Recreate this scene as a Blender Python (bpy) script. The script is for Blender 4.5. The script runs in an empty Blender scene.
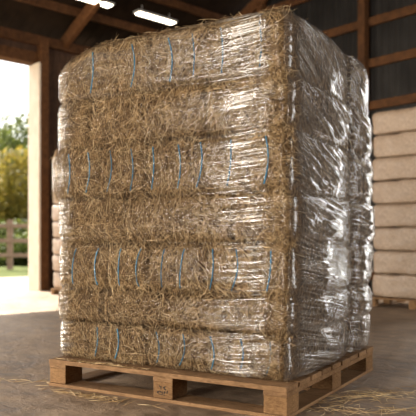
import bpy, bmesh, math, random
import numpy as np
from mathutils import Matrix, Vector, noise
S = bpy.context.scene
COL = S.collection
rng = np.random.default_rng(7)
random.seed(7)
PI = math.pi

# ------------------------------------------------------------------ camera, world, light
CAM = (3.338, -5.973, 1.34)
cd = bpy.data.cameras.new('camera'); cam = bpy.data.objects.new('camera', cd); COL.objects.link(cam)
cam.location = CAM; cam.rotation_euler = (PI/2, 0, math.radians(30.33))
cd.sensor_width = 36; cd.lens = 56.5; cd.shift_y = 0.0841
cd.dof.use_dof = True; cd.dof.focus_distance = 5.6; cd.dof.aperture_fstop = 1.6
cd.clip_end = 500
S.camera = cam

S.view_settings.view_transform = 'Standard'; S.view_settings.look = 'None'
S.view_settings.gamma = 1; S.view_settings.use_curve_mapping = False
S.view_settings.exposure = 0.0

BROT = math.radians(-17.17)                      # the barn stands turned against the stack
BARN = Matrix.Translation((-8.44, 12.97, 0)) @ Matrix.Rotation(BROT, 4, 'Z')

w = bpy.data.worlds.new('World'); S.world = w; w.use_nodes = True
nt = w.node_tree; bg = nt.nodes['Background']
sky = nt.nodes.new('ShaderNodeTexSky'); sky.sky_type = 'NISHITA'; sky.sun_disc = False
sky.sun_elevation = math.radians(42); sky.sun_rotation = math.radians(300); sky.air_density = 1.0; sky.dust_density = 6.0
mixw = nt.nodes.new('ShaderNodeMix'); mixw.data_type = 'RGBA'; mixw.inputs[0].default_value = 0.75
nt.links.new(sky.outputs[0], mixw.inputs[6]); mixw.inputs[7].default_value = (7.5, 7.9, 8.2, 1)   # thin bright cloud cover
nt.links.new(mixw.outputs[2], bg.inputs[0]); bg.inputs[1].default_value = 0.28

def lamp(name, kind, energy, color, mat, **kw):
    l = bpy.data.lights.new(name, kind); l.energy = energy; l.color = color
    for k, v in kw.items(): setattr(l, k, v)
    o = bpy.data.objects.new(name, l); COL.objects.link(o); o.matrix_world = mat
    return o
def aim(loc, d):
    return Matrix.Translation(loc) @ Vector(d).to_track_quat('-Z', 'Y').to_matrix().to_4x4()
# sun comes through the left doorway (barn local: into +x, a little towards the far corner)
sd = BARN.to_3x3() @ Vector((0.76, 0.03, -0.86))
lamp('sun', 'SUN', 17.0, (1.0, 0.93, 0.82), aim((0, 0, 30), sd), angle=0.009)
# added area light standing in for daylight, in an unseen doorway behind the camera
lamp('front_fill_light', 'AREA', 2800, (1.0, 0.91, 0.79), BARN @ aim((13.9, -25.9, 3.4), (-0.03, 1, -0.03)), shape='RECTANGLE', size=6.0, size_y=6.2)
# area light added out of view in the far gable, for sheen on the film
lamp('back_sheen_light', 'AREA', 300, (1.0, 0.96, 0.9), BARN @ aim((10.2, 0.0, 2.9), (0, -1, -0.02)), shape='RECTANGLE', size=1.5, size_y=5.4)
# added fill for the film's side, in an unseen doorway of the right-hand wall
lamp('right_fill_light', 'AREA', 800, (1.0, 0.95, 0.88), BARN @ aim((23.6, -5.0, 2.8), (-1, -0.1, -0.05)), shape='RECTANGLE', size=5.0, size_y=5.0)

# grazing fill added for relief on the bale fronts, in an unseen left-wall opening
lamp('left_fill_light', 'AREA', 3000, (1.0, 0.92, 0.80), BARN @ aim((0.15, -19.0, 2.9), (1, 0.35, -0.03)), shape='RECTANGLE', size=5.0, size_y=5.2)

# ------------------------------------------------------------------ helpers
def tag(o, label=None, cat=None, group=None, kind=None):
    if label: o['label'] = label
    if cat: o['category'] = cat
    if group: o['group'] = group
    if kind: o['kind'] = kind
    return o
def link(name, me, mat=None, parent=None, M=None):
    o = bpy.data.objects.new(name, me); COL.objects.link(o)
    if mat is not None:
        for m in (mat if isinstance(mat, (list, tuple)) else [mat]): me.materials.append(m)
    if parent is not None: o.parent = parent
    if M is not None: o.matrix_world = M
    return o
def empty(name, loc=(0, 0, 0), rz=0, M=None):
    o = bpy.data.objects.new(name, None); COL.objects.link(o)
    o.location = loc; o.rotation_euler = (0, 0, rz)
    if M is not None: o.matrix_world = M
    return o
def np_mesh(name, V, F, smooth=True, attrs=None, matidx=None):
    V = np.asarray(V, np.float32); F = np.asarray(F, np.int32); k = F.shape[1]
    me = bpy.data.meshes.new(name)
    me.vertices.add(len(V)); me.vertices.foreach_set('co', V.ravel())
    me.loops.add(F.size); me.loops.foreach_set('vertex_index', F.ravel())
    me.polygons.add(len(F)); me.polygons.foreach_set('loop_start', np.arange(0, F.size, k, dtype=np.int32))
    me.polygons.foreach_set('loop_total', np.full(len(F), k, np.int32))
    if smooth: me.polygons.foreach_set('use_smooth', np.ones(len(F), bool))
    if matidx is not None: me.polygons.foreach_set('material_index', np.asarray(matidx, np.int32))
    me.update(calc_edges=True)
    for n, a in (attrs or {}).items():
        a = np.asarray(a, np.float32)
        if a.ndim == 1:
            at = me.attributes.new(n, 'FLOAT', 'POINT'); at.data.foreach_set('value', a)
        else:
            at = me.attributes.new(n, 'FLOAT_VECTOR', 'POINT'); at.data.foreach_set('vector', a.ravel())
    return me
class MB:
    def __init__(s): s.bm = bmesh.new()
    def box(s, c, d, rot=None, bev=0.0):
        r = bmesh.ops.create_cube(s.bm, size=1.0)
        M = Matrix.Translation(c) @ (rot if rot is not None else Matrix.Identity(4)) @ Matrix.Diagonal((d[0], d[1], d[2], 1))
        bmesh.ops.transform(s.bm, matrix=M, verts=r['verts'])
        if bev:
            ed = {e for v in r['verts'] for e in v.link_edges}
            bmesh.ops.bevel(s.bm, geom=list(ed), offset=bev, segments=2, affect='EDGES', profile=0.6)
        return s
    def bar(s, a, b, wd, ht, bev=0.0):
        a = Vector(a); b = Vector(b); d = b-a
        q = d.to_track_quat('X', 'Z').to_matrix().to_4x4()
        return s.box((a+b)/2, (d.length, wd, ht), q, bev)
    def poly(s, pts):
        vs = [s.bm.verts.new(p) for p in pts]; s.bm.faces.new(vs); return s
    def build(s, name, mat, parent=None, M=None, smooth=False):
        me = bpy.data.meshes.new(name); bmesh.ops.recalc_face_normals(s.bm, faces=s.bm.faces[:])
        s.bm.to_mesh(me); s.bm.free()
        if smooth:
            for p in me.polygons: p.use_smooth = True
        return link(name, me, mat, parent, M)

# ------------------------------------------------------------------ materials
def newmat(name):
    m = bpy.data.materials.new(name); m.use_nodes = True
    t = m.node_tree; b = t.nodes['Principled BSDF']; return m, t, b
def N(t, typ, **kw):
    n = t.nodes.new(typ)
    for k, v in kw.items(): setattr(n, k, v)
    return n
def ramp(t, src, stops, interp='LINEAR'):
    r = N(t, 'ShaderNodeValToRGB'); r.color_ramp.interpolation = interp
    e = r.color_ramp.elements
    while len(e) > len(stops): e.remove(e[-1])
    while len(e) < len(stops): e.new(0.5)
    for i, (p, c) in enumerate(stops):
        e[i].position = p; e[i].color = (c[0], c[1], c[2], 1) if hasattr(c, '__len__') else (c, c, c, 1)
    t.links.new(src, r.inputs[0]); return r
def coords(t, scale=(1, 1, 1), kind='Object', rot=(0, 0, 0)):
    c = N(t, 'ShaderNodeTexCoord'); mp = N(t, 'ShaderNodeMapping')
    mp.inputs['Scale'].default_value = scale; mp.inputs['Rotation'].default_value = rot
    t.links.new(c.outputs[kind], mp.inputs[0]); return mp.outputs[0]
def noisetex(t, vec, scale, detail=4, rough=0.55, dist=0.0):
    n = N(t, 'ShaderNodeTexNoise'); n.inputs['Scale'].default_value = scale; n.inputs['Detail'].default_value = detail
    n.inputs['Roughness'].default_value = rough; n.inputs['Distortion'].default_value = dist
    t.links.new(vec, n.inputs['Vector']); return n.outputs['Fac']
def bump(t, b, h, strength, dist=0.01):
    n = N(t, 'ShaderNodeBump'); n.inputs['Strength'].default_value = strength; n.inputs['Distance'].default_value = dist
    t.links.new(h, n.inputs['Height']); t.links.new(n.outputs[0], b.inputs['Normal']); return n

def mat_wood(name, c0, c1, scale=(1, 1, 1), rough=0.75, bs=0.4):
    m, t, b = newmat(name)
    v = coords(t, scale)
    a = noisetex(t, v, 6, 6, 0.6, 0.8)
    info = N(t, 'ShaderNodeObjectInfo')
    v2 = coords(t, (2.3, 2.3, 2.3)); a2 = noisetex(t, v2, 2.0, 3)
    mx = N(t, 'ShaderNodeMath', operation='ADD'); t.links.new(a, mx.inputs[0])
    mm = N(t, 'ShaderNodeMath', operation='MULTIPLY_ADD'); t.links.new(info.outputs['Random'], mm.inputs[0]); mm.inputs[1].default_value = 0.2; mm.inputs[2].default_value = -0.35
    m3 = N(t, 'ShaderNodeMath', operation='MULTIPLY_ADD'); t.links.new(a2, m3.inputs[0]); m3.inputs[1].default_value = 0.5; t.links.new(mm.outputs[0], m3.inputs[2])
    t.links.new(m3.outputs[0], mx.inputs[1])
    r = ramp(t, mx.outputs[0], [(0.25, c0), (0.75, c1)])
    t.links.new(r.outputs[0], b.inputs['Base Color']); b.inputs['Roughness'].default_value = rough
    b.inputs['Specular IOR Level'].default_value = 0.2
    bump(t, b, a, bs, 0.01)
    return m
def mat_plain(name, c, rough=0.6, metal=0.0):
    m, t, b = newmat(name); b.inputs['Base Color'].default_value = (*c, 1); b.inputs['Roughness'].default_value = rough
    b.inputs['Metallic'].default_value = metal
    v = coords(t); a = noisetex(t, v, 14, 4)
    r = ramp(t, a, [(0.2, [x*0.82 for x in c]), (0.8, [min(1, x*1.12) for x in c])])
    t.links.new(r.outputs[0], b.inputs['Base Color'])
    return m
M_TIMBER = mat_wood('barn timber', (0.035, 0.013, 0.004), (0.115, 0.048, 0.016), (1.5, 1.5, 1.5))
M_SIDING = mat_wood('dark board siding', (0.03, 0.016, 0.010), (0.09, 0.045, 0.024), (6, 6, 0.5))
M_JAMB = mat_wood('weathered jamb', (0.68, 0.56, 0.43), (0.86, 0.75, 0.62), (5, 5, 0.5))
M_PALLET = mat_wood('pallet wood', (0.12, 0.062, 0.026), (0.33, 0.19, 0.092), (2.2, 9, 9), 0.8, 0.5)
M_BLOCK = mat_wood('pallet block', (0.12, 0.06, 0.024), (0.32, 0.18, 0.08), (5, 5, 14), 0.85, 0.7)
M_FENCE = mat_wood('fence wood', (0.20, 0.12, 0.08), (0.36, 0.235, 0.165), (2, 2, 2))
M_TWINE = mat_plain('blue twine', (0.035, 0.19, 0.31), 0.5)
M_STAMP = mat_plain('black stamp ink', (0.02, 0.014, 0.01), 0.9)

def mat_straw(name, stops, rough=0.6, spec=0.35):
    m, t, b = newmat(name)
    a = N(t, 'ShaderNodeAttribute', attribute_name='tone')
    r = ramp(t, a.outputs['Fac'], stops)
    t.links.new(r.outputs[0], b.inputs['Base Color']); b.inputs['Roughness'].default_value = rough
    b.inputs['Specular IOR Level'].default_value = spec
    return m
M_STRAW = mat_straw('hay stalks', [(0, (0.07, 0.038, 0.015)), (0.35, (0.25, 0.148, 0.062)), (0.65, (0.60, 0.40, 0.19)), (1, (0.92, 0.73, 0.44))])
def mat_core():
    m, t, b = newmat('packed hay')
    v = coords(t)
    a = noisetex(t, v, 38, 6, 0.75, 1.5); a2 = noisetex(t, v, 5, 3)
    mx = N(t, 'ShaderNodeMath', operation='MULTIPLY_ADD'); t.links.new(a2, mx.inputs[0]); mx.inputs[1].default_value = 0.5; 
    ad = N(t, 'ShaderNodeMath', operation='ADD'); ad.inputs[1].default_value = -0.25; t.links.new(a, ad.inputs[0]); t.links.new(ad.outputs[0], mx.inputs[2])
    r = ramp(t, mx.outputs[0], [(0.3, (0.03, 0.017, 0.008)), (0.5, (0.09, 0.052, 0.023)), (0.7, (0.25, 0.15, 0.07))])  # core kept dark so gaps between stalks look like shaded crevices
    t.links.new(r.outputs[0], b.inputs['Base Color']); b.inputs['Roughness'].default_value = 0.85
    bump(t, b, a, 1.0, 0.03)
    return m
M_CORE = mat_core()
def mat_wrapped():
    m, t, b = newmat('wrapped hay')
    v = coords(t); a = noisetex(t, v, 22, 6, 0.7, 1.2)
    r = ramp(t, a, [(0.3, (0.22, 0.145, 0.09)), (0.7, (0.47, 0.335, 0.225))])
    t.links.new(r.outputs[0], b.inputs['Base Color']); b.inputs['Roughness'].default_value = 0.8
    b.inputs['Coat Weight'].default_value = 1.0; b.inputs['Coat Roughness'].default_value = 0.28
    v2 = coords(t, (1, 1, 9)); a2 = noisetex(t, v2, 5, 4)
    n = N(t, 'ShaderNodeBump'); n.inputs['Strength'].default_value = 0.6; n.inputs['Distance'].default_value = 0.03
    t.links.new(a2, n.inputs['Height']); t.links.new(n.outputs[0], b.inputs['Coat Normal'])
    bump(t, b, a, 0.5, 0.02)
    return m
M_WRAP = mat_wrapped()

def mat_floor():
    m, t, b = newmat('worn concrete')
    v = coords(t)
    a = noisetex(t, v, 0.55, 5, 0.6, 0.4); c = noisetex(t, v, 3.5, 8, 0.72, 0.6)
    v3 = coords(t, (1, 5, 1), rot=(0, 0, 0.5)); d = noisetex(t, v3, 1.4, 6, 0.65, 1.2)
    s = N(t, 'ShaderNodeMath', operation='MULTIPLY_ADD'); t.links.new(a, s.inputs[0]); s.inputs[1].default_value = 0.6; s.inputs[2].default_value = -0.3
    s2 = N(t, 'ShaderNodeMath', operation='MULTIPLY_ADD'); t.links.new(c, s2.inputs[0]); s2.inputs[1].default_value = 1.1; t.links.new(s.outputs[0], s2.inputs[2])
    s3 = N(t, 'ShaderNodeMath', operation='MULTIPLY_ADD'); t.links.new(d, s3.inputs[0]); s3.inputs[1].default_value = 0.4; t.links.new(s2.outputs[0], s3.inputs[2])
    r = ramp(t, s3.outputs[0], [(0.3, (0.045, 0.027, 0.017)), (0.58, (0.15, 0.10, 0.065)), (0.9, (0.38, 0.27, 0.18))])
    t.links.new(r.outputs[0], b.inputs['Base Color'])
    b.inputs['Specular IOR Level'].default_value = 0.35
    rr = ramp(t, c, [(0.3, 0.36), (0.7, 0.72)]); t.links.new(rr.outputs[0], b.inputs['Roughness'])
    e = noisetex(t, v, 30, 4, 0.6)
    s4 = N(t, 'ShaderNodeMath', operation='MULTIPLY_ADD'); t.links.new(e, s4.inputs[0]); s4.inputs[1].default_value = 0.25; t.links.new(s3.outputs[0], s4.inputs[2])
    bump(t, b, s4.outputs[0], 0.7, 0.04)
    return m
M_FLOOR = mat_floor()
def mat_corr():
    m, t, b = newmat('corrugated metal')
    v = coords(t); a = noisetex(t, v, 1.2, 5)
    r = ramp(t, a, [(0.3, (0.028, 0.025, 0.023)), (0.7, (0.06, 0.055, 0.05))])
    t.links.new(r.outputs[0], b.inputs['Base Color']); b.inputs['Roughness'].default_value = 0.55; b.inputs['Metallic'].default_value = 0.3
    return m
M_METAL = mat_corr()
def mat_noise2(name, c0, c1, sc, rough=0.9, s0=0.3, s1=0.7):
    m, t, b = newmat(name); v = coords(t); a = noisetex(t, v, sc, 6, 0.65)
    r = ramp(t, a, [(s0, c0), (s1, c1)]); t.links.new(r.outputs[0], b.inputs['Base Color']); b.inputs['Roughness'].default_value = rough; b.inputs['Specular IOR Level'].default_value = 0.1
    return m
M_GRASS = mat_noise2('meadow grass', (0.05, 0.065, 0.015), (0.105, 0.12, 0.03), 1.3)
M_GRAVEL = mat_noise2('pale yard gravel', (0.34, 0.27, 0.21), (0.47, 0.39, 0.31), 2.0)
M_ROOF = mat_noise2('roof sheeting', (0.008, 0.0045, 0.0025), (0.022, 0.013, 0.007), 1.5, 0.9)
M_BARK = mat_noise2('bark', (0.07, 0.045, 0.03), (0.16, 0.11, 0.08), 4)
def mat_leaf(name, c0, c1):
    m, t, b = newmat(name)
    a = N(t, 'ShaderNodeAttribute', attribute_name='tone'); r = ramp(t, a.outputs['Fac'], [(0, c0), (1, c1)])
    t.links.new(r.outputs[0], b.inputs['Base Color']); b.inputs['Roughness'].default_value = 0.6
    tr = N(t, 'ShaderNodeBsdfTranslucent'); t.links.new(r.outputs[0], tr.inputs[0])
    mx = N(t, 'ShaderNodeMixShader'); mx.inputs[0].default_value = 0.45
    t.links.new(b.outputs[0], mx.inputs[1]); t.links.new(tr.outputs[0], mx.inputs[2])
    t.links.new(mx.outputs[0], t.nodes['Material Output'].inputs[0])
    return m
M_LEAFG = mat_leaf('green leaves', (0.05, 0.075, 0.012), (0.17, 0.19, 0.04))
M_LEAFY = mat_leaf('yellowing leaves', (0.14, 0.12, 0.012), (0.38, 0.28, 0.045))
m, t, b = newmat('lamp diffuser'); b.inputs['Emission Color'].default_value = (1, 0.86, 0.66, 1); b.inputs['Emission Strength'].default_value = 9; M_LAMP = m
M_LAMPBODY = mat_plain('lamp housing', (0.5, 0.48, 0.45), 0.4, 0.3)

# ------------------------------------------------------------------ the barn (local: x from left wall, -y from far gable)
BW, BL, EAVE, RIDGE, PITCH = 24.0, 26.0, 7.2, 12.0, 0.45
def roof_z(x): return EAVE + PITCH*(x if x < RIDGE else 2*RIDGE-x)
def struct(o): o['kind'] = 'structure'; return o
struct(MB().box((BW/2, -BL/2, -0.1), (BW+0.8, BL+0.8, 0.2)).build('floor', M_FLOOR, M=BARN))
# ground outside, beyond the left wall
g = MB().box((-4.2, -6, -0.13), (8.0-0.8, 80, 0.2)).build('yard_ground', M_GRAVEL, M=BARN); struct(g)
g = MB().box((-72.8, -6, -0.14), (130, 260, 0.2)).build('lawn', M_GRASS, M=BARN); struct(g)

def corrugated(x0, x1, zf, y, pitch=0.19, amp=0.02, zb=0.0):
    """vertical ribs, profile along x; zf(x) top"""
    xs = []; x = x0
    while x < x1:
        xs += [(x, 0), (x+pitch*0.62, 0), (x+pitch*0.70, amp), (x+pitch*0.92, amp)]; x += pitch
    xs = [(min(a, x1), b) for a, b in xs]+[(x1, 0)]
    V = []; F = []
    for i, (a, b_) in enumerate(xs):
        V += [(a, y-b_, zb), (a, y-b_, zf(a)), (a, y+0.03, zb), (a, y+0.03, zf(a))]
        if i:
            k = 4*i; F += [(k-4, k, k+1, k-3), (k-2, k-1, k+3, k+2), (k-3, k+1, k+3, k-1)]
    return np_mesh('corrugated', V, F, smooth=False)
BD0, BD1, BDH = 9.4, 11.0, 5.7  # unseen doorway, added and placed for the sheen on the film's side
struct(link('wall_back', corrugated(-0.2, BD0, roof_z, 0.05), M_METAL, M=BARN))
struct(link('wall_back', corrugated(BD1, BW+0.2, roof_z, 0.05), M_METAL, M=BARN))
struct(link('wall_back', corrugated(BD0, BD1, roof_z, 0.05, zb=BDH), M_METAL, M=BARN))
struct(MB().box((BD0-0.06, -0.05, BDH/2), (0.14, 0.3, BDH)).box((BD1+0.06, -0.05, BDH/2), (0.14, 0.3, BDH)).box(((BD0+BD1)/2, -0.05, BDH+0.07), (BD1-BD0+0.26, 0.3, 0.14)).build('added_door_frame', M_TIMBER, M=BARN))
# front gable end behind the camera, with an unseen tall doorway added for the fill light between x = 6.4 and 12
D0, D1, DH = 10.8, 17.0, 6.6
mb = MB()
mb.box((D0/2, -BL-0.05, 3.6), (D0, 0.1, 7.2)).box(((D1+BW)/2, -BL-0.05, 3.6), (BW-D1, 0.1, 7.2))
mb.box(((D0+D1)/2, -BL-0.05, (DH+7.2)/2), (D1-D0, 0.1, 7.2-DH))
vs = [(0, -BL, 7.2), (BW, -BL, 7.2), (RIDGE, -BL, roof_z(RIDGE))]
mb.poly(vs)
struct(mb.build('wall_front', M_SIDING, M=BARN))
# right long wall with an unseen doorway added for the fill light, y -8..-2.5
struct(MB().box((BW+0.05, -(7.6+BL)/2, EAVE/2), (0.1, BL-7.6, EAVE)).box((BW+0.05, -1.2, EAVE/2), (0.1, 2.4, EAVE)).box((BW+0.05, -5, 6.3), (0.1, 5.2, 1.8)).build('wall_right', M_SIDING, M=BARN))
# left long wall: doorway from y=-JY0 to -JY1
JY0, JY1, HDR = 5.72, 12.6, 6.4
mb = MB()
def boards(mb, y0, y1, z0, z1):
    y = y0
    while y > y1+1e-4:
        wd = min(0.2, y-y1); mb.box((-0.06, y-wd/2, (z0+z1)/2), (0.05, wd-0.008, z1-z0)); y -= wd
    mb.box((-0.095, (y0+y1)/2, (z0+z1)/2), (0.03, y0-y1, z1-z0))
boards(mb, 0.0, -JY0, 0, EAVE); boards(mb, -JY1, -16.4, 0, EAVE); boards(mb, -21.6, -BL, 0, EAVE); boards(mb, -16.4, -21.6, 5.6, EAVE); boards(mb, -JY0, -JY1, HDR+0.32, EAVE)  # the second opening, out of view, is added for the grazing fill
struct(mb.build('wall_left', M_SIDING, M=BARN))
# door frame
fr = MB().box((-0.115, -JY0-0.03, HDR/2), (0.63, 0.06, HDR), bev=0.008).build('door_1', M_JAMB, M=BARN); struct(fr)
struct(MB().box((-0.2, -JY1+0.05, HDR/2), (0.46, 0.1, HDR), bev=0.01).build('trim_1', M_JAMB, M=BARN))
struct(MB().box((-0.18, -(JY0+JY1)/2, HDR+0.16), (0.42, JY1-JY0+0.4, 0.32), bev=0.015).build('door_header', M_TIMBER, M=BARN))
# posts of the left wall
for i, y in enumerate((-0.15, -JY0+0.128, -JY1-0.2, -16.2, -21.8)):
    struct(MB().box((0.09, y, EAVE/2-0.05), (0.22, 0.25, EAVE-0.1), bev=0.012).build('wall_post', M_TIMBER, M=BARN))
struct(MB().box((0.05, -BL/2, EAVE-0.16), (0.16, BL, 0.26)).build('wall_plate', M_TIMBER, M=BARN))
# posts and girts of the far gable wall
def gq(px):      # barn x on far wall for pixel column
    a = (px-208)/653.0
    d = Vector((a*0.863-0.505, a*0.505+0.863)); cR, sR = math.cos(-BROT), math.sin(-BROT)
    p = Vector((CAM[0]+8.44, CAM[1]-12.97)); L = lambda v: Vector((v.x*cR-v.y*sR, v.x*sR+v.y*cR))
    p = L(p); d = L(d); s = (-p.y)/d.y; return (p+d*s).x
px367 = gq(367)
PW = 3.6
x = px367-2*PW
while x < BW:
    if x > 0.4 and not BD0-0.3 < x < BD1+0.3: struct(MB().box((x, -0.16, roof_z(x)/2-0.1), (0.21, 0.22, roof_z(x)-0.2), bev=0.012).build('wall_post', M_TIMBER, M=BARN))
    x += PW
for z in (0.5, 1.6, 2.75, 3.9, 4.9, 6.0, 7.08, 8.3, 9.5, 10.7):
    xa, xb = 0.0, BW
    if z > EAVE-0.2: xa = max(0, (z-EAVE)/PITCH+0.3); xb = BW-xa
    for ca, cb in (((xa, BD0-0.14), (BD1+0.14, xb)) if z < BDH+0.2 else ((xa, xb),)):
        if cb > ca: struct(MB().box(((ca+cb)/2, -0.06, z), (cb-ca, 0.09, 0.22), bev=0.01).build('wall_girt', M_TIMBER, M=BARN))
# roof: sheeting, rafters, purlins
mb = MB()
for s in (0, 1):
    x0, x1 = (-0.5, RIDGE) if s == 0 else (RIDGE, BW+0.5)
    z0 = EAVE+PITCH*(-0.5)+0.33; z1 = roof_z(RIDGE)+0.28
    za, zb = (z0, z1) if s == 0 else (z1, z0)
    mb.bar((x0, -BL/2, za), (x1, -BL/2, zb), BL+1.0, 0.05)
struct(mb.build('ceiling', M_ROOF, M=BARN))
# corrugation ribs of the roof sheets as own mesh (one surface pattern)
mb = MB(); y = -0.1
while y > -BL:
    mb.bar((-0.4, y, EAVE+PITCH*(-0.4)+0.30), (RIDGE, y, roof_z(RIDGE)+0.30), 0.07, 0.03)
    mb.bar((RIDGE, y, roof_z(RIDGE)+0.30), (BW+0.4, y, EAVE+PITCH*(-0.4)+0.30), 0.07, 0.03); y -= 0.3
struct(mb.build('roof_ribs', M_ROOF, M=BARN))
RY = [-0.2, -4.9, -9.6, -14.3, -19.0, -23.7]
for y in RY:
    struct(MB().bar((0, y, EAVE-0.1), (RIDGE, y, roof_z(RIDGE)-0.1), 0.14, 0.34, 0.01).build('rafter', M_TIMBER, M=BARN))
    struct(MB().bar((RIDGE, y, roof_z(RIDGE)-0.1), (BW, y, EAVE-0.1), 0.14, 0.34, 0.01).build('rafter', M_TIMBER, M=BARN))
x = 0.9
while x < BW-0.5:
    if abs(x-RIDGE) > 0.5:
        struct(MB().box((x, -BL/2, roof_z(x)+0.19), (0.09, BL, 0.22)).build('purlin', M_TIMBER, M=BARN))
    x += 1.2

# ceiling lamps
def ceiling_lamp(x, y, label):
    z = roof_z(x)-0.22
    r = empty('ceiling_lamp', M=BARN @ Matrix.Translation((x, y, z)) @ Matrix.Rotation(0.0, 4, 'Y'))
    tag(r, label, 'lamp', 'strip lamps under the barn roof')
    MB().box((0, 0, 0.03), (0.3, 1.4, 0.06), bev=0.01).build('housing', M_LAMPBODY, r)
    MB().box((0, 0, -0.012), (0.24, 1.3, 0.03), bev=0.008).build('diffuser', M_LAMP, r)
    for yy in (-0.5, 0.5): MB().box((0, yy, 0.14), (0.02, 0.02, 0.2)).build('hanger', M_LAMPBODY, r)
def on_roof(px, py):
    a = (px-208)/653.0; e = (243-py)/653.0
    d = Vector((a*0.863-0.505, a*0.505+0.863, e)); iv = BARN.inverted()
    p = iv @ Vector(CAM); d = iv.to_3x3() @ d
    s = (EAVE-0.22+PITCH*p.x-p.z)/(d.z-PITCH*d.x); return p+d*s
p = on_roof(156, 18); ceiling_lamp(p.x, p.y, 'bright strip lamp under the roof just above the left part of the big hay stack')
p = on_roof(90, 0); ceiling_lamp(p.x, p.y, 'bright strip lamp at the top edge of the picture, left of the other lamp')

# ------------------------------------------------------------------ strands
def strands(P, Nn, length, width, lift, curl, K=6, tone=None, dirs=None):
    n = len(P)
    R = rng.normal(size=(n, 3)) if dirs is None else dirs
    T = R-(R*Nn).sum(1, keepdims=True)*Nn; T /= np.linalg.norm(T, axis=1, keepdims=True)+1e-9
    B = np.cross(Nn, T)
    th = np.linspace(-0.5, 0.5, K)[None, :]*curl[:, None]
    ds = (length/(K-1))[:, None]
    dx = np.cos(th)*ds; dy = np.sin(th)*ds
    X = np.cumsum(dx, 1)-dx[:, :1]; Y = np.cumsum(dy, 1)-dy[:, :1]
    X -= X.mean(1, keepdims=True); Y -= Y.mean(1, keepdims=True)
    tt = np.linspace(0, 1, K)[None, :]
    a0 = rng.uniform(-0.35, 1.0, (n, 1)); a1 = rng.uniform(-0.35, 1.0, (n, 1)); am = rng.uniform(0.2, 1.2, (n, 1))
    Z = (a0*(1-tt)**2+a1*tt**2+am*2*tt*(1-tt))*lift[:, None]
    C = P[:, None, :]+X[..., None]*T[:, None, :]+Y[..., None]*B[:, None, :]+Z[..., None]*Nn[:, None, :]
    D = np.gradient(C, axis=1); D /= np.linalg.norm(D, axis=2, keepdims=True)+1e-9
    S1 = np.cross(D, Nn[:, None, :]); S1 /= np.linalg.norm(S1, axis=2, keepdims=True)+1e-9
    S2 = np.cross(S1, D)
    w_ = (width[:, None]*np.clip(np.sin(np.linspace(0.35, PI-0.35, K)), 0.3, 1)[None, :])[..., None]*0.5
    rings = [C+w_*(S1*math.cos(a)+S2*math.sin(a)) for a in (PI/2, PI/2+2*PI/3, PI/2+4*PI/3)]
    V = np.stack(rings, 2).reshape(-1, 3)
    base = (np.arange(n)*K*3)[:, None, None]
    k = np.arange(K-1)[None, :, None]*3; j = np.arange(3)[None, None, :]; j2 = (j+1) % 3
    F = np.stack([base+k+j, base+k+j2, base+k+3+j2, base+k+3+j], -1).reshape(-1, 4)
    if tone is None: tone = rng.beta(0.85, 1.1, n)
    return V, F, np.repeat(tone, K*3)

def rbox_map(p, h, r):
    r = np.asarray(r, float)*np.ones(3)
    c = np.clip(p, -(h-r), h-r); d = (p-c)/r; L = np.linalg.norm(d, axis=1, keepdims=True)
    u = d/np.maximum(L, 1e-9); n = u/r; n /= np.maximum(np.linalg.norm(n, axis=1, keepdims=True), 1e-9)
    return c+r*u, n
def shoulder(x, z):      # the top layer sags at its left end
    return 0.17*np.clip((z-2.68)/0.48, 0, 1)*np.clip((-0.50-x)/0.58, 0, 1)**1.6
def rbox_mesh(h, r, step=0.03, seed=0, amp=0.012):
    h = np.asarray(h, float); V = []; F = []; off = 0
    for ax in range(3):
        o = [i for i in range(3) if i != ax]
        nu = max(6, int(2*h[o[0]]/step)); nv = max(6, int(2*h[o[1]]/step))
        u = np.linspace(-1, 1, nu); v = np.linspace(-1, 1, nv); U, W = np.meshgrid(u, v, indexing='ij')
        for s in (-1, 1):
            p = np.zeros((nu*nv, 3)); p[:, ax] = s*h[ax]; p[:, o[0]] = U.ravel()*h[o[0]]; p[:, o[1]] = W.ravel()*h[o[1]]
            q, n = rbox_map(p, h, r)
            V.append((q, n)); i, j = np.meshgrid(np.arange(nu-1), np.arange(nv-1), indexing='ij')
            a = off+i*nv+j; f = np.stack([a, a+nv, a+nv+1, a+1], -1).reshape(-1, 4)
            flip = (s < 0) != (ax == 1)
            F.append(f[:, ::-1] if flip else f); off += nu*nv
    Q = np.concatenate([a for a, _ in V]); Nn = np.concatenate([b_ for _, b_ in V])
    d = np.array([noise.noise(Vector(x*4.5)+Vector((seed*7.1, 0, 0)))+0.5*noise.noise(Vector(x*14)+Vector((0, seed*3.3, 0))) for x in Q])
    return Q+Nn*(d*amp)[:, None], np.concatenate(F)

def twine(path, r, mat, parent, name='twine'):
    P = np.array(path); n = len(P); D = np.gradient(P, axis=0); D /= np.linalg.norm(D, axis=1, keepdims=True)
    A = np.array([0, 1.0, 0])[None]; S1 = np.cross(D, A); S1 /= np.linalg.norm(S1, axis=1, keepdims=True)+1e-9; S2 = np.cross(D, S1)
    m = 6; V = np.stack([P+r*(S1*math.cos(2*PI*k/m)+S2*math.sin(2*PI*k/m)) for k in range(m)], 1).reshape(-1, 3)
    F = []
    for i in range(n-1):
        for k in range(m): F.append((i*m+k, i*m+(k+1) % m, (i+1)*m+(k+1) % m, (i+1)*m+k))
    return link(name, np_mesh(name, V, F), mat, parent)

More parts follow.
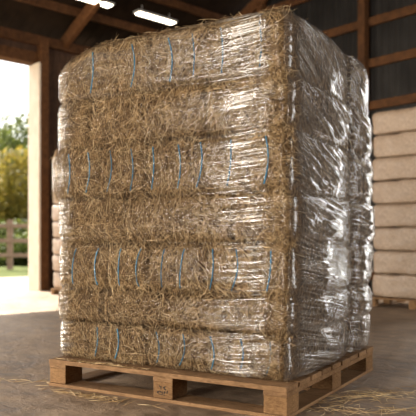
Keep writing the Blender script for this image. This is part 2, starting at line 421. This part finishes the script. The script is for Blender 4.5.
# ------------------------------------------------------------------ pallet of the big stack
PCX, PCY, PX, PY = 0.155, -0.29, 1.215, 1.14
pal = empty('pallet', (PCX, PCY, 0)); tag(pal, 'large wooden pallet under the big film-wrapped stack of hay bales in front', 'pallet')
TOPZ = 0.25
def px_to_x(px, y):
    a = (px-208)/653.0; dx = a*0.863-0.505; dy = a*0.505+0.863
    return CAM[0]+dx*(y-CAM[1])/dy
ys = np.linspace(-PY+0.115, PY-0.115, 9)
for i, y in enumerate(ys):
    MB().box((rng.uniform(-.004, .004), y, TOPZ-0.02), (2*PX-0.01, 0.23, 0.040), bev=0.005).build('deck_board', M_PALLET, pal)
XM = px_to_x(162, -1.43)-PCX
for x in (-PX+0.105, XM, PX-0.105):
    MB().box((x, 0, TOPZ-0.0605), (0.2, 2*PY-0.02, 0.040), bev=0.004).build('stringer_board', M_PALLET, pal)
for y in (-PY+0.13, 0, PY-0.13):
    for x in (-PX+0.105, XM, PX-0.105):
        bk = MB().box((x, y, 0.030+0.0695), (0.195, 0.235, 0.138), bev=0.006).build('block', M_BLOCK, pal)
        if y < -1 and x == XM:
            mb = MB()                       # smudged burnt mark on the middle block
            for (a, c, ww, hh, ro) in ((-0.03, 0.028, 0.022, 0.007, 0.6), (-0.018, 0.018, 0.008, 0.030, 0.1), (0.016, 0.026, 0.03, 0.010, -0.5), (0.022, 0.010, 0.024, 0.012, 0.5), (-0.050, -0.022, 0.014, 0.022, 0.4), (-0.026, -0.014, 0.018, 0.010, 0.7), (-0.006, -0.022, 0.012, 0.020, -0.4), (0.018, -0.018, 0.014, 0.022, 0.5), (0.044, -0.012, 0.010, 0.026, 0.2), (-0.01, -0.038, 0.07, 0.006, 0.06)):
                mb.box((x+a, y-0.118, 0.1+c), (ww, 0.0015, hh), Matrix.Rotation(ro, 4, 'Y'))
            mb.build('stamp', M_STAMP, bk)
for y in (-PY+0.115, 0, PY-0.115):
    MB().box((0, y, 0.015), (2*PX-0.01, 0.23, 0.029), bev=0.004).build('bottom_board', M_PALLET, pal)
for x in (-PX+0.105, PX-0.105):
    for ya, yb in ((-PY+0.232, -0.117), (0.117, PY-0.232)):
        MB().box((x, (ya+yb)/2, 0.015), (0.2, yb-ya, 0.028), bev=0.004).build('bottom_board', M_PALLET, pal)

# ------------------------------------------------------------------ hay stack
SEAM = [TOPZ+0.003, 0.605, 0.905, 1.34, 1.755, 2.235, 2.68, 3.165]      # pallet upwards
XL = [-1.045, -1.065, -1.055, -1.062, -1.155, -1.075, -1.068]
XR = [1.295, 1.322, 1.335, 1.345, 1.320, 1.330, 1.295]
YF, YG, YB = -1.285, 0.217, 0.875
LAY = ['bottom layer', 'second layer up', 'third layer up', 'middle layer', 'fifth layer up', 'second highest layer', 'top layer']
GAPS = [[109, 146, 196, 230], [104, 160, 225], [109, 148, 196, 254], [127, 172, 232], [100, 146, 190, 247], [92, 144, 205], [108, 150, 205, 244]]
TW = [[97, 118, 157, 182, 212, 241, 269], None, [75, 98, 121, 140, 163, 182, 213, 236, 270], None,
      [70, 89, 110, 132, 153, 179, 200, 230, 267], None, [92, 133, 170, 193, 222, 260]]
ORD5 = ['leftmost', 'second from the left', 'middle', 'second from the right', 'rightmost']
ORD4 = ['leftmost', 'second from the left', 'second from the right', 'rightmost']

def make_bale(name, x0, x1, y0, y1, z0, z1, seed, faces, dens, rad=0.10, top=False):
    gap = 0.006
    c = np.array([(x0+x1)/2, (y0+y1)/2, (z0+z1)/2]); h = np.array([(x1-x0)/2-gap, (y1-y0)/2-gap, (z1-z0)/2-0.002])
    r = np.array([0.035, 0.065, min(rad, h[2]*0.8)])
    if 'l' in faces: r[0] = 0.08
    if 'r' in faces: r[0] = 0.08
    V, F = rbox_mesh(h, r, 0.035, seed, 0.010)
    VV = [V]; FF = [F]; TT = [np.full(len(V), 0.5)]; MI = [np.zeros(len(F), int)]; off = len(V)
    for f in faces:
        ax = {'f': 1, 'r': 0, 'l': 0, 't': 2, 'b': 1}[f]; s = {'f': -1, 'r': 1, 'l': -1, 't': 1, 'b': 1}[f]
        o = [i for i in range(3) if i != ax]; area = 4*h[o[0]]*h[o[1]]
        n = int(area*dens*(1.0 if f == 'f' else 0.55))
        p = rng.uniform(-1, 1, (n, 3))*h; p[:, ax] = s*h[ax]
        q, nn = rbox_map(p, h, r)
        q = q+nn*0.002
        ln = rng.gamma(4.5, 0.028, n)+0.03; wd = rng.uniform(0.0026, 0.0056, n)
        lift = rng.uniform(0.002, 0.026, n); cu = rng.normal(0, 0.85, n)
        v, fc, tn = strands(q, nn, ln, wd, lift, cu)
        # keep stalks from leaving the bale sideways into neighbours and pallet
        m_ = h+np.array([0.03, 0.012, 0.02 if z0 > 0.3 else 0.0]); lim = np.clip(v, -m_, m_); lim[:, ax] = v[:, ax]; v = lim
        if 'l' in faces: v[:, 0] = np.maximum(v[:, 0], -h[0]-0.012)
        if 'r' in faces: v[:, 0] = np.minimum(v[:, 0], h[0]+0.012)
        VV.append(v); FF.append(fc+off); TT.append(tn); MI.append(np.ones(len(fc), int)); off += len(v)
    V = np.concatenate(VV); F = np.concatenate(FF)
    V[:, 2] -= shoulder(V[:, 0]+c[0], V[:, 2]+c[2])
    me = np_mesh(name, V, F, True, {'tone': np.concatenate(TT)}, np.concatenate(MI))
    o = link(name, me, [M_CORE, M_STRAW]); o.location = c
    return o, c, h, r

sd_ = 0
for k in range(7):
    z0, z1 = SEAM[k], SEAM[k+1]
    xs = [XL[k]]+[px_to_x(g, YF) for g in GAPS[k]]+[XR[k]]
    ords = ORD5 if len(xs) == 6 else ORD4
    for i in range(len(xs)-1):
        faces = ['f']
        if i == 0: faces.append('l')
        if i == len(xs)-2: faces.append('r')
        if k == 6: faces.append('t')
        sd_ += 1
        dy = rng.uniform(-0.012, 0.012)
        o, c, h, r = make_bale('hay_bale', xs[i], xs[i+1], YF+dy, YG-0.03, z0, z1, sd_, faces, 5200)
        tws = [p for p in (TW[k] or []) if xs[i] < px_to_x(p, YF) < xs[i+1]]
        tw = 'with blue twine' if tws else 'without twine'
        tag(o, 'hay bale %s, %s in %s of big stack' % (tw, ords[i], LAY[k]), 'hay bale', 'hay bales in the front of the big wrapped stack')
        for p in tws:
            xl = px_to_x(p, YF)-c[0]; bow = rng.uniform(0.02, 0.07)*(1 if k == 2 and p < 200 else -1)
            path = []; lean = rng.uniform(-0.012, 0.03)
            for tt in np.linspace(-0.78, 0.78, 24):
                q = np.array([[np.clip(xl+bow*(tt*tt-0.4)+lean*tt, -h[0]*0.96, h[0]*0.96), -h[1], tt*h[2]]])
                a, nn = rbox_map(q, h, r); path.append(a[0]+nn[0]*0.018)
            twine(path, rng.uniform(0.0045, 0.0078), M_TWINE, o)
    # rear block of the same layer
    sd_ += 1
    fc = ['r', 'l', 'b']+(['t'] if k == 6 else [])
    o, c, h, r = make_bale('hay_bale', XL[k]+0.05, XR[k]+rng.uniform(-0.03, 0.02), YG+0.03, YB, z0, z1-(0.0 if k < 6 else 0.02), sd_, fc, 3000, rad=0.12)
    tag(o, 'long hay bale at the rear of the big stack, %s' % LAY[k], 'hay bale', 'hay bales at the rear of the big wrapped stack')

# bristling stalks at the near corner, part of the corner bales' look: loose stalks poking out of the film
def loose(name, P, Nn, ln, wd, lift, curl, label, cat='straw', mat=None):
    v, f, tn = strands(P, Nn, ln, wd, lift, curl, K=7, tone=rng.beta(1.1, 1.6, len(P)))
    o = link(name, np_mesh(name, v, f, True, {'tone': tn}), mat or M_STRAW)
    return tag(o, label, cat, kind='stuff')
n = 3600
z = rng.uniform(TOPZ+0.05, 3.13, n); ang = rng.uniform(-0.3, PI/2-0.15, n)
kk = np.clip(np.searchsorted(SEAM, z)-1, 0, 6); xr = np.interp(z, [(SEAM[i]+SEAM[i+1])/2 for i in range(7)], XR)
zr = (z-np.array(SEAM)[kk])/(np.array(SEAM)[kk+1]-np.array(SEAM)[kk]); dip = 0.045*np.abs(2*zr-1)**4
nn = np.stack([np.cos(ang), -np.sin(ang), np.zeros(n)], 1)
nn[:, 0] = np.sin(ang); nn[:, 1] = -np.cos(ang)
rr = 0.10
P = np.stack([xr-rr+nn[:, 0]*(rr+0.018-dip)-np.where(ang < 0, -ang*0.35, 0), YF+rr+nn[:, 1]*(rr+0.018-dip), z], 1)
loose('corner_straw', P, nn, rng.gamma(4, 0.02, n)+0.04, rng.uniform(0.003, 0.0062, n), rng.uniform(0.002, 0.018, n), rng.normal(0, 0.8, n), 'loose golden stalks bristling through the film down the near corner of the big stack')
# fringe along top edge
n = 700
tpar = rng.uniform(0, 1, n); P = np.where((tpar < 0.55)[:, None], np.stack([-0.85+tpar/0.55*2.1, np.full(n, YF+0.05), np.full(n, SEAM[7]+.007)], 1), np.stack([np.full(n, 1.23), YF+(tpar-0.55)/0.45*2.05, np.full(n, SEAM[7]+.009)], 1))
P[:, :2] += rng.normal(0, 0.03, (n, 2)); P = P[(np.abs(P[:, 1]-YG) > 0.1)]; n = len(P)
nn = np.tile([0, -0.3, 0.95], (n, 1)); P[:, 2] -= shoulder(P[:, 0], P[:, 2])
loose('top_straw', P, nn, rng.gamma(4, 0.015, n)+0.03, rng.uniform(0.002, 0.0045, n), rng.uniform(0.0, 0.035, n), rng.normal(0, 1, n), 'short stray stalks standing up along the top edge of the big stack')

# ------------------------------------------------------------------ stretch film
def film():
    mids = [SEAM[i]+q*(SEAM[i+1]-SEAM[i]) for i in range(7) for q in (0.22, 0.78)]
    XL2 = [v for v in XL for _ in (0, 1)]; XR2 = [v for v in XR for _ in (0, 1)]
    ZT = SEAM[7]-0.145
    zs = list(np.linspace(TOPZ+0.012, ZT, 194))
    nz = len(zs)
    # perimeter: start at back-left, go down left side, front, right side, back
    per = []
    def seg(a, b_, n): return [(a[0]+(b_[0]-a[0])*i/n, a[1]+(b_[1]-a[1])*i/n) for i in range(n)]
    c = 1.0
    corners = [(-1, 1), (-1, -1), (1, -1), (1, 1)]
    pts = seg((-1, 1), (-1, -1), 90)+seg((-1, -1), (1, -1), 190)+seg((1, -1), (1, 1), 190)+seg((1, 1), (-1, 1), 60)
    npn = len(pts)
    V = []; painted_sheen = []; uv = []
    R = 0.085
    def ring(z, inset, zz):
        xl = np.interp(z, mids, XL2)-0.028; xr = np.interp(z, mids, XR2)+0.022; yf = YF-0.022; yb = YB+0.022
        k = min(6, max(0, int(np.searchsorted(SEAM, z))-1)); q = (z-SEAM[k])/(SEAM[k+1]-SEAM[k]); 
        dip = 0.038*abs(2*q-1)**5 if not (k == 6 and q > 0.5) else 0
        if k == 0 and q < 0.5: dip = 0.03*abs(2*q-1)**3
        cx, cy = (xl+xr)/2, (yf+yb)/2; hx, hy = (xr-xl)/2, (yb-yf)/2
        for (u, v) in pts:
            px_, py_ = u*hx, v*hy
            ax_, ay_ = max(-(hx-R), min(hx-R, px_)), max(-(hy-R), min(hy-R, py_))
            dx, dy = px_-ax_, py_-ay_; L = math.hypot(dx, dy) or 1e-6
            nx, ny = dx/L, dy/L
            X = cx+ax_+nx*R; Y = cy+ay_+ny*R
            d = -dip
            # pleat between front and rear block on the sides
            side = abs(nx)
            g = math.exp(-((Y-YG)/0.055)**2)
            d -= side*(0.105*g)*(1+0.25*noise.noise(Vector((0, z*3, 2))))
            d += side*0.050*(1-min(1, abs((Y-(YF+YG)/2)/0.75))**2 if Y < YG else 1-min(1, abs((Y-(YG+YB)/2)/0.33))**2)
            # wrinkles
            if nx > 0.6:
                sl = 0.55*(0.3+0.7*max(0, (z-1.2)/1.9))*(Y+1.0)
                ph = zz+sl
                d += 0.010*noise.noise(Vector((Y*1.6, ph*13, 5.0)))+0.006*noise.noise(Vector((Y*3.1, ph*30, 9.0)))+0.022*noise.noise(Vector((Y*2.2, z*2.6, 1.0)))
                cornerfade = min(1, max(0, (Y-YF-0.10)/0.10)); wv = 1.0*cornerfade
                U, W = Y, ph
            elif ny < -0.6:
                ph = zz-0.02*X+0.05*math.sin(X*2.1)
                d += 0.004*noise.noise(Vector((X*0.9, ph*26, 3.0)))+0.004*noise.noise(Vector((X*1.0, ph*6, 13.0)))
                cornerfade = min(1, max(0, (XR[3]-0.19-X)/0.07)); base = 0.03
                band = math.exp(-((X-(0.99+0.06*noise.noise(Vector((1, 2, z*3)))))/0.22)**2)  # band where highlight streaks are painted into the film's haze and gloss
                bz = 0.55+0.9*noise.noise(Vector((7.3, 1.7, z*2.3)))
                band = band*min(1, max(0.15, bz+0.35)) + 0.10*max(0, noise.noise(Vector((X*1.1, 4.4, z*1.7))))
                le = math.exp(-((X-XL[3])/0.11)**2)  # bright rim painted along the left edge by the same weight
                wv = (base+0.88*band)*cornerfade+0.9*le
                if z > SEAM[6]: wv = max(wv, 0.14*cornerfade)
                U, W = X, ph
            else:
                U, W = X-Y, z; d += 0.008*noise.noise(Vector((X*2, Y*2, z*14)))
                wv = 0.0 if (nx > 0 and ny < 0) else 0.6
                if nx > 0 and ny < 0: d -= 0.008
            f = 1-inset
            V.append((cx+(X+nx*d-cx)*f, cy+(Y+ny*d-cy)*f, zz)); painted_sheen.append(wv); uv.append((U, W, 1.0 if nx > 0.6 else 0.0))
    for z in zs: ring(z, 0, z)
    th = np.linspace(0.12, PI/2, 9)
    # round over the top edge then close flat
    for t_ in th:
        ring(ZT, 0.06*(1-math.cos(t_)), ZT+0.175*math.sin(t_))
    nlast = 9+nz
    for f in (0.2, 0.4, 0.6, 0.8, 0.99):
        ring(ZT, 0.06+f*0.93, ZT+0.175+0.006*f)
    nr = nlast+5
    V = np.array(V)
    # left front top shoulder slopes down
    V[:, 2] -= shoulder(V[:, 0], V[:, 2])
    F = []
    for i in range(nr-1):
        a = np.arange(npn); b_ = (a+1) % npn
        F.append(np.stack([i*npn+a, i*npn+b_, (i+1)*npn+b_, (i+1)*npn+a], -1))
    me = np_mesh('stretch_film', V, np.concatenate(F), True, {'painted_sheen': painted_sheen, 'fuv': np.array(uv)})
    return me
def mat_film():
    m, t, b = newmat('stretch film'); t.nodes.remove(b)
    out = t.nodes['Material Output']
    at = N(t, 'ShaderNodeAttribute', attribute_name='fuv'); wr = N(t, 'ShaderNodeAttribute', attribute_name='painted_sheen')
    mp = N(t, 'ShaderNodeMapping'); mp.inputs['Scale'].default_value = (0.8, 62, 3); t.links.new(at.outputs['Vector'], mp.inputs[0])
    s1 = noisetex(t, mp.outputs[0], 1.0, 2, 0.55, 0.0)
    mp2 = N(t, 'ShaderNodeMapping'); mp2.inputs['Scale'].default_value = (2.0, 3.5, 3); t.links.new(at.outputs['Vector'], mp2.inputs[0])
    s2 = noisetex(t, mp2.outputs[0], 1.3, 3, 0.5)
    mp3 = N(t, 'ShaderNodeMapping'); mp3.inputs['Scale'].default_value = (2.5, 140, 3); t.links.new(at.outputs['Vector'], mp3.inputs[0])
    s3 = noisetex(t, mp3.outputs[0], 1.0, 3, 0.6)
    hsum = N(t, 'ShaderNodeMath', operation='MULTIPLY_ADD'); t.links.new(s3, hsum.inputs[0]); hsum.inputs[1].default_value = 0.4; t.links.new(s1, hsum.inputs[2])
    bp = N(t, 'ShaderNodeBump'); bp.inputs['Distance'].default_value = 0.02; t.links.new(hsum.outputs[0], bp.inputs['Height'])
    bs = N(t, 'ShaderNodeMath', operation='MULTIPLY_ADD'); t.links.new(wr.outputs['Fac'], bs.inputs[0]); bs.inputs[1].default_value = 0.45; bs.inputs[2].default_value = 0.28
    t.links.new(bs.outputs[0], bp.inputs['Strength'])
    st = ramp(t, hsum.outputs[0], [(0.68, 0.0), (0.75, 1.0)])
    big = ramp(t, s2, [(0.38, 0.25), (0.62, 1.0)])
    # side flag
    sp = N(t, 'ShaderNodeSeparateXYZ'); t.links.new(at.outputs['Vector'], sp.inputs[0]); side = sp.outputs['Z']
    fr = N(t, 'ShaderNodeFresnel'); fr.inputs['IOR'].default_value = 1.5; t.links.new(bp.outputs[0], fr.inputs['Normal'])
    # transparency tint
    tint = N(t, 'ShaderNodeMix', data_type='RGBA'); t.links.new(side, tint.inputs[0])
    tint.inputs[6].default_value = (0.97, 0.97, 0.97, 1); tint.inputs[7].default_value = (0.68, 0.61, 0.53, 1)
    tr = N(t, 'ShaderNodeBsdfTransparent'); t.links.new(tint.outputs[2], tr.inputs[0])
    gl = N(t, 'ShaderNodeBsdfGlossy'); gl.inputs['Roughness'].default_value = 0.10; gl.inputs['Color'].default_value = (1, 1, 1, 1); t.links.new(bp.outputs[0], gl.inputs['Normal'])
    # gloss factor
    def mul(a, b2):
        n_ = N(t, 'ShaderNodeMath', operation='MULTIPLY')
        for i, q in enumerate((a, b2)):
            if isinstance(q, (int, float)): n_.inputs[i].default_value = q
            else: t.links.new(q, n_.inputs[i])
        return n_.outputs[0]
    def add(a, b2):
        n_ = N(t, 'ShaderNodeMath', operation='ADD'); n_.use_clamp = True
        for i, q in enumerate((a, b2)):
            if isinstance(q, (int, float)): n_.inputs[i].default_value = q
            else: t.links.new(q, n_.inputs[i])
        return n_.outputs[0]
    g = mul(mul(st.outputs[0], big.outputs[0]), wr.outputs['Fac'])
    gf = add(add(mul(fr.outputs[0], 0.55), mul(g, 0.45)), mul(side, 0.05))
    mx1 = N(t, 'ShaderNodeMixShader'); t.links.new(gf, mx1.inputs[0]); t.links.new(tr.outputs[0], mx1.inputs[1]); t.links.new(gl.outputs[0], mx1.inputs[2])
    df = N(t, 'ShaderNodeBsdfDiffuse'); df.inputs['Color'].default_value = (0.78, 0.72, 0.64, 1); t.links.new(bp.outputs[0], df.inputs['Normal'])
    hz = add(mul(mul(g, 0.6), add(mul(side, -0.75), 1.0)), mul(side, 0.06))  # pale diffuse haze paints the highlight streaks; the side gets an even veil
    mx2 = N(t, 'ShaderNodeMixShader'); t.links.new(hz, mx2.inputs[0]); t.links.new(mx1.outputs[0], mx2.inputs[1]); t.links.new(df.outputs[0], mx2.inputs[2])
    t.links.new(mx2.outputs[0], out.inputs[0])
    return m
M_FILM = mat_film()
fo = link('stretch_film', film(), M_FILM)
tag(fo, 'clear wrinkled plastic stretch film wrapped tightly around the big stack of hay bales', 'film')

# ------------------------------------------------------------------ background stacks
def cam_pt(px, z):      # world ground point for image column and depth
    a = (px-208)/653.0; return Vector((CAM[0]+z*(a*0.863-0.505), CAM[1]+z*(a*0.505+0.863), 0))
def small_pallet(M, wx, wy, h, label):
    r = empty('pallet', M=M); tag(r, label, 'pallet')
    for i in range(7):
        MB().box((0, -wy/2+0.07+i*(wy-0.14)/6, h-0.013), (wx, 0.13, 0.026), bev=0.003).build('deck_board', M_PALLET, r)
    for x in (-wx/2+0.08, 0, wx/2-0.08):
        MB().box((x, 0, h-0.038), (0.12, wy-0.01, 0.024)).build('stringer_board', M_PALLET, r)
        MB().box((x, 0, 0.012), (0.12, wy-0.01, 0.024)).build('bottom_board', M_PALLET, r)
        for y in (-wy/2+0.09, 0, wy/2-0.09):
            MB().box((x, y, (0.024+h-0.05)/2), (0.15, 0.14, h-0.05-0.024), bev=0.004).build('block', M_BLOCK, r)
def bg_stack(M, wx, wy, base, rows, hgt, group, labf):
    me = None
    h = np.array([wx/2, wy/2, hgt/2-0.004])
    V, F = rbox_mesh(h, np.array([0.08, 0.08, 0.09]), 0.06, 3, 0.03)
    me = np_mesh('wrapped_bale', V, F); me.materials.append(M_WRAP)
    for k in range(rows):
        o = bpy.data.objects.new('wrapped_hay_bale', me); COL.objects.link(o)
        o.matrix_world = M @ Matrix.Translation((random.uniform(-.02, .02), random.uniform(-.02, .02), base+hgt*(k+0.5)+0.004)) @ Matrix.Rotation(PI*(k % 2), 4, 'Z')
        tag(o, labf(k), 'hay bale', group)
ordw = ['bottom', 'second lowest', 'third lowest', 'fourth lowest', 'fourth from the top', 'third from the top', 'second from the top', 'topmost']
p = cam_pt(373, 13.9)
RM = Matrix.Translation(p) @ Matrix.Rotation(BROT+math.radians(4), 4, 'Z') @ Matrix.Translation((0.95, 0.55, 0))
bg_stack(RM, 1.85, 1.3, 0.20, 8, 0.487, 'wrapped bales stacked by the far right wall', lambda k: 'pale wrapped hay bale in the background right stack, %s one' % ordw[k])
small_pallet(RM, 1.95, 1.4, 0.19, 'wooden pallet under the background stack of pale wrapped bales at the right')
p = cam_pt(59, 17.3)
LM = Matrix.Translation(p) @ Matrix.Rotation(BROT+math.radians(2), 4, 'Z') @ Matrix.Translation((0.62, 0.3, 0))
ordl = ['bottom', 'second from the bottom', 'third from the bottom', 'fourth from the bottom', 'third from the top', 'second from the top', 'topmost']
bg_stack(LM, 1.15, 1.1, 0.16, 7, 0.435, 'wrapped bales stacked beside the doorway', lambda k: 'wrapped hay bale in the stack beside the left doorway post, %s one' % ordl[k])
small_pallet(LM, 1.2, 1.15, 0.15, 'small wooden pallet under the bale stack beside the left doorway post')

# ------------------------------------------------------------------ loose straw on the floor
def floor_straw(name, cx, cy, sx, sy, rot, n, label, z=0.004, mu=0.03):
    u = rng.normal(0, 1, (n, 2))*[sx, sy]; c_, s_ = math.cos(rot), math.sin(rot)
    P = np.stack([cx+u[:, 0]*c_-u[:, 1]*s_, cy+u[:, 0]*s_+u[:, 1]*c_, np.full(n, z)], 1)
    nn = np.tile([0, 0, 1.0], (n, 1))
    v, f, tn = strands(P, nn, rng.gamma(4, mu, n)+0.03, rng.uniform(0.003, 0.0055, n), rng.uniform(0.0, 0.015, n), rng.normal(0, 0.8, n), K=6, tone=rng.uniform(0.4, 1, n))
    v[:, 2] = np.maximum(v[:, 2], z-0.002)
    o = link(name, np_mesh(name, v, f, True, {'tone': tn}), M_STRAW); tag(o, label, 'straw', kind='stuff')
def ground(px, py):
    z = 653*1.34/(py-243); p = cam_pt(px, z); return p.x, p.y
g1 = ground(352, 398); floor_straw('loose_straw', g1[0], g1[1], 0.36, 0.12, 0.9, 190, 'scattered loose straw on the concrete floor right of the big pallet')
g1 = ground(352, 411); floor_straw('loose_straw', g1[0], g1[1], 0.35, 0.06, 0.55, 90, 'thin line of straw on the floor in front of the big pallet near corner')
g1 = ground(92, 397); floor_straw('loose_straw', g1[0], g1[1], 0.25, 0.03, -0.05, 80, 'small straw wisps on the floor under the front left edge of the pallet')
g1 = ground(28, 382); floor_straw('loose_straw', g1[0], g1[1], 0.25, 0.03, 0.35, 30, 'faint wisps of straw on the floor left of the pallet')
floor_straw('hanging_straw', -0.45, PCY-PY+0.04, 0.28, 0.015, 0, 90, 'bits of straw lying on the pallet front edge under the film', z=TOPZ+0.003, mu=0.012)

# ------------------------------------------------------------------ fence
fz = 33.0
fp = cam_pt(10, fz); fr_ = empty('wooden_fence', fp, math.radians(30.3)); tag(fr_, 'pale wooden post and rail fence on the grass outside the doorway', 'fence')
for i in range(-5, 5):
    MB().box((i*2.9, 0, 1.25), (0.27, 0.24, 2.5), bev=0.02).build('fence_post', M_FENCE, fr_)
for z in (0.72, 1.45, 2.2):
    MB().box((-1.45, -0.14, z), (26.5, 0.06, 0.20), bev=0.01).build('fence_rail', M_FENCE, fr_)

# ------------------------------------------------------------------ trees
def crown_mesh(seed, R, H, n, leaf, blobs):
    r = np.random.default_rng(seed); P = []; Nn = []
    bl = [(r.normal(0, 0.42, 3)*[R, R, H*0.5], r.uniform(0.35, 0.6)*R) for _ in range(blobs)]
    for c, q in bl:
        m_ = n//blobs; d = r.normal(size=(m_, 3)); d /= np.linalg.norm(d, axis=1, keepdims=True)
        P.append(c+d*q*r.uniform(0.55, 1.05, (m_, 1))*[1, 1, 0.85]); Nn.append(d)
    P = np.concatenate(P); Nn = np.concatenate(Nn); m_ = len(P)
    nn = Nn+r.normal(0, 0.7, (m_, 3)); nn /= np.linalg.norm(nn, axis=1, keepdims=True)
    t1 = np.cross(nn, r.normal(size=(m_, 3))); t1 /= np.linalg.norm(t1, axis=1, keepdims=True); t2 = np.cross(nn, t1)
    s = r.uniform(0.6, 1.2, (m_, 1))*leaf
    mid = nn*s*0.15
    V = np.stack([P-t1*s, P+t2*s*0.5+mid, P+t1*s, P-t2*s*0.5+mid], 1).reshape(-1, 3)
    F = np.arange(m_*4).reshape(-1, 4)
    return np_mesh('crown', V, F, True, {'tone': np.repeat(r.uniform(0, 1, m_), 4)})
C1 = crown_mesh(1, 4.2, 8.0, 9000, 0.24, 16); C2 = crown_mesh(2, 3.6, 7.0, 9000, 0.24, 14); C3 = crown_mesh(3, 2.0, 2.6, 5000, 0.15, 10)
C1.materials.append(M_LEAFG); C2.materials.append(M_LEAFY); C3.materials.append(M_LEAFG)
def trunk_mesh(h, r0):
    mb = MB(); bmesh.ops.create_cone(mb.bm, segments=10, radius1=r0, radius2=r0*0.4, depth=h, cap_ends=True, matrix=Matrix.Translation((0, 0, h/2)))
    for a in range(5):
        mb.bar((0, 0, h*(0.45+0.1*a)), (math.cos(a*2.4)*1.6, math.sin(a*2.4)*1.6, h*(0.62+0.1*a)), r0*0.35, r0*0.35)
    return mb.build('trunk', M_BARK)
def tree(px, z, kind, sc, label):
    p = cam_pt(px, z); r = empty('tree', (p.x, p.y, -0.05), random.uniform(0, 6)); r.scale = (sc,)*3
    tag(r, label, 'tree', 'trees beyond the fence')
    o = link('crown', C1 if kind == 0 else C2, None, r); o.location = (0, 0, 5.2 if kind == 0 else 4.6)
    tk = trunk_mesh(5.5, 0.28); tk.parent = r
tree(27, 62, 0, 1.3, 'tall green tree just left of the doorway post, behind the fence')
tree(-4, 66, 0, 1.28, 'green tree at the left edge of the picture beyond the fence')
tree(10, 50, 1, 0.92, 'yellowing tree behind the fence post in the doorway')
tree(38, 52, 1, 0.80, 'yellowing tree half hidden behind the doorway post')
tree(-34, 55, 1, 1.0, 'yellowing tree beyond the left picture edge')
for i, px in enumerate((-30, -12, 4, 18, 32, 50)):
    p = cam_pt(px, 42+random.uniform(-1, 1)); o = link('shrub', C3, None, None); o.location = (p.x, p.y, 1.15); o.rotation_euler = (0, 0, i*1.3); o.scale = (1, 1, 0.85)
    tag(o, ['green shrub behind the fence, beyond the left picture edge', 'green shrub behind the fence at the left picture edge', 'green shrub behind the fence just left of the fence post', 'green shrub behind the fence just right of the fence post', 'green shrub behind the fence beside the doorway post', 'green shrub hidden behind the doorway post'][i], 'shrub', 'shrubs behind the fence')
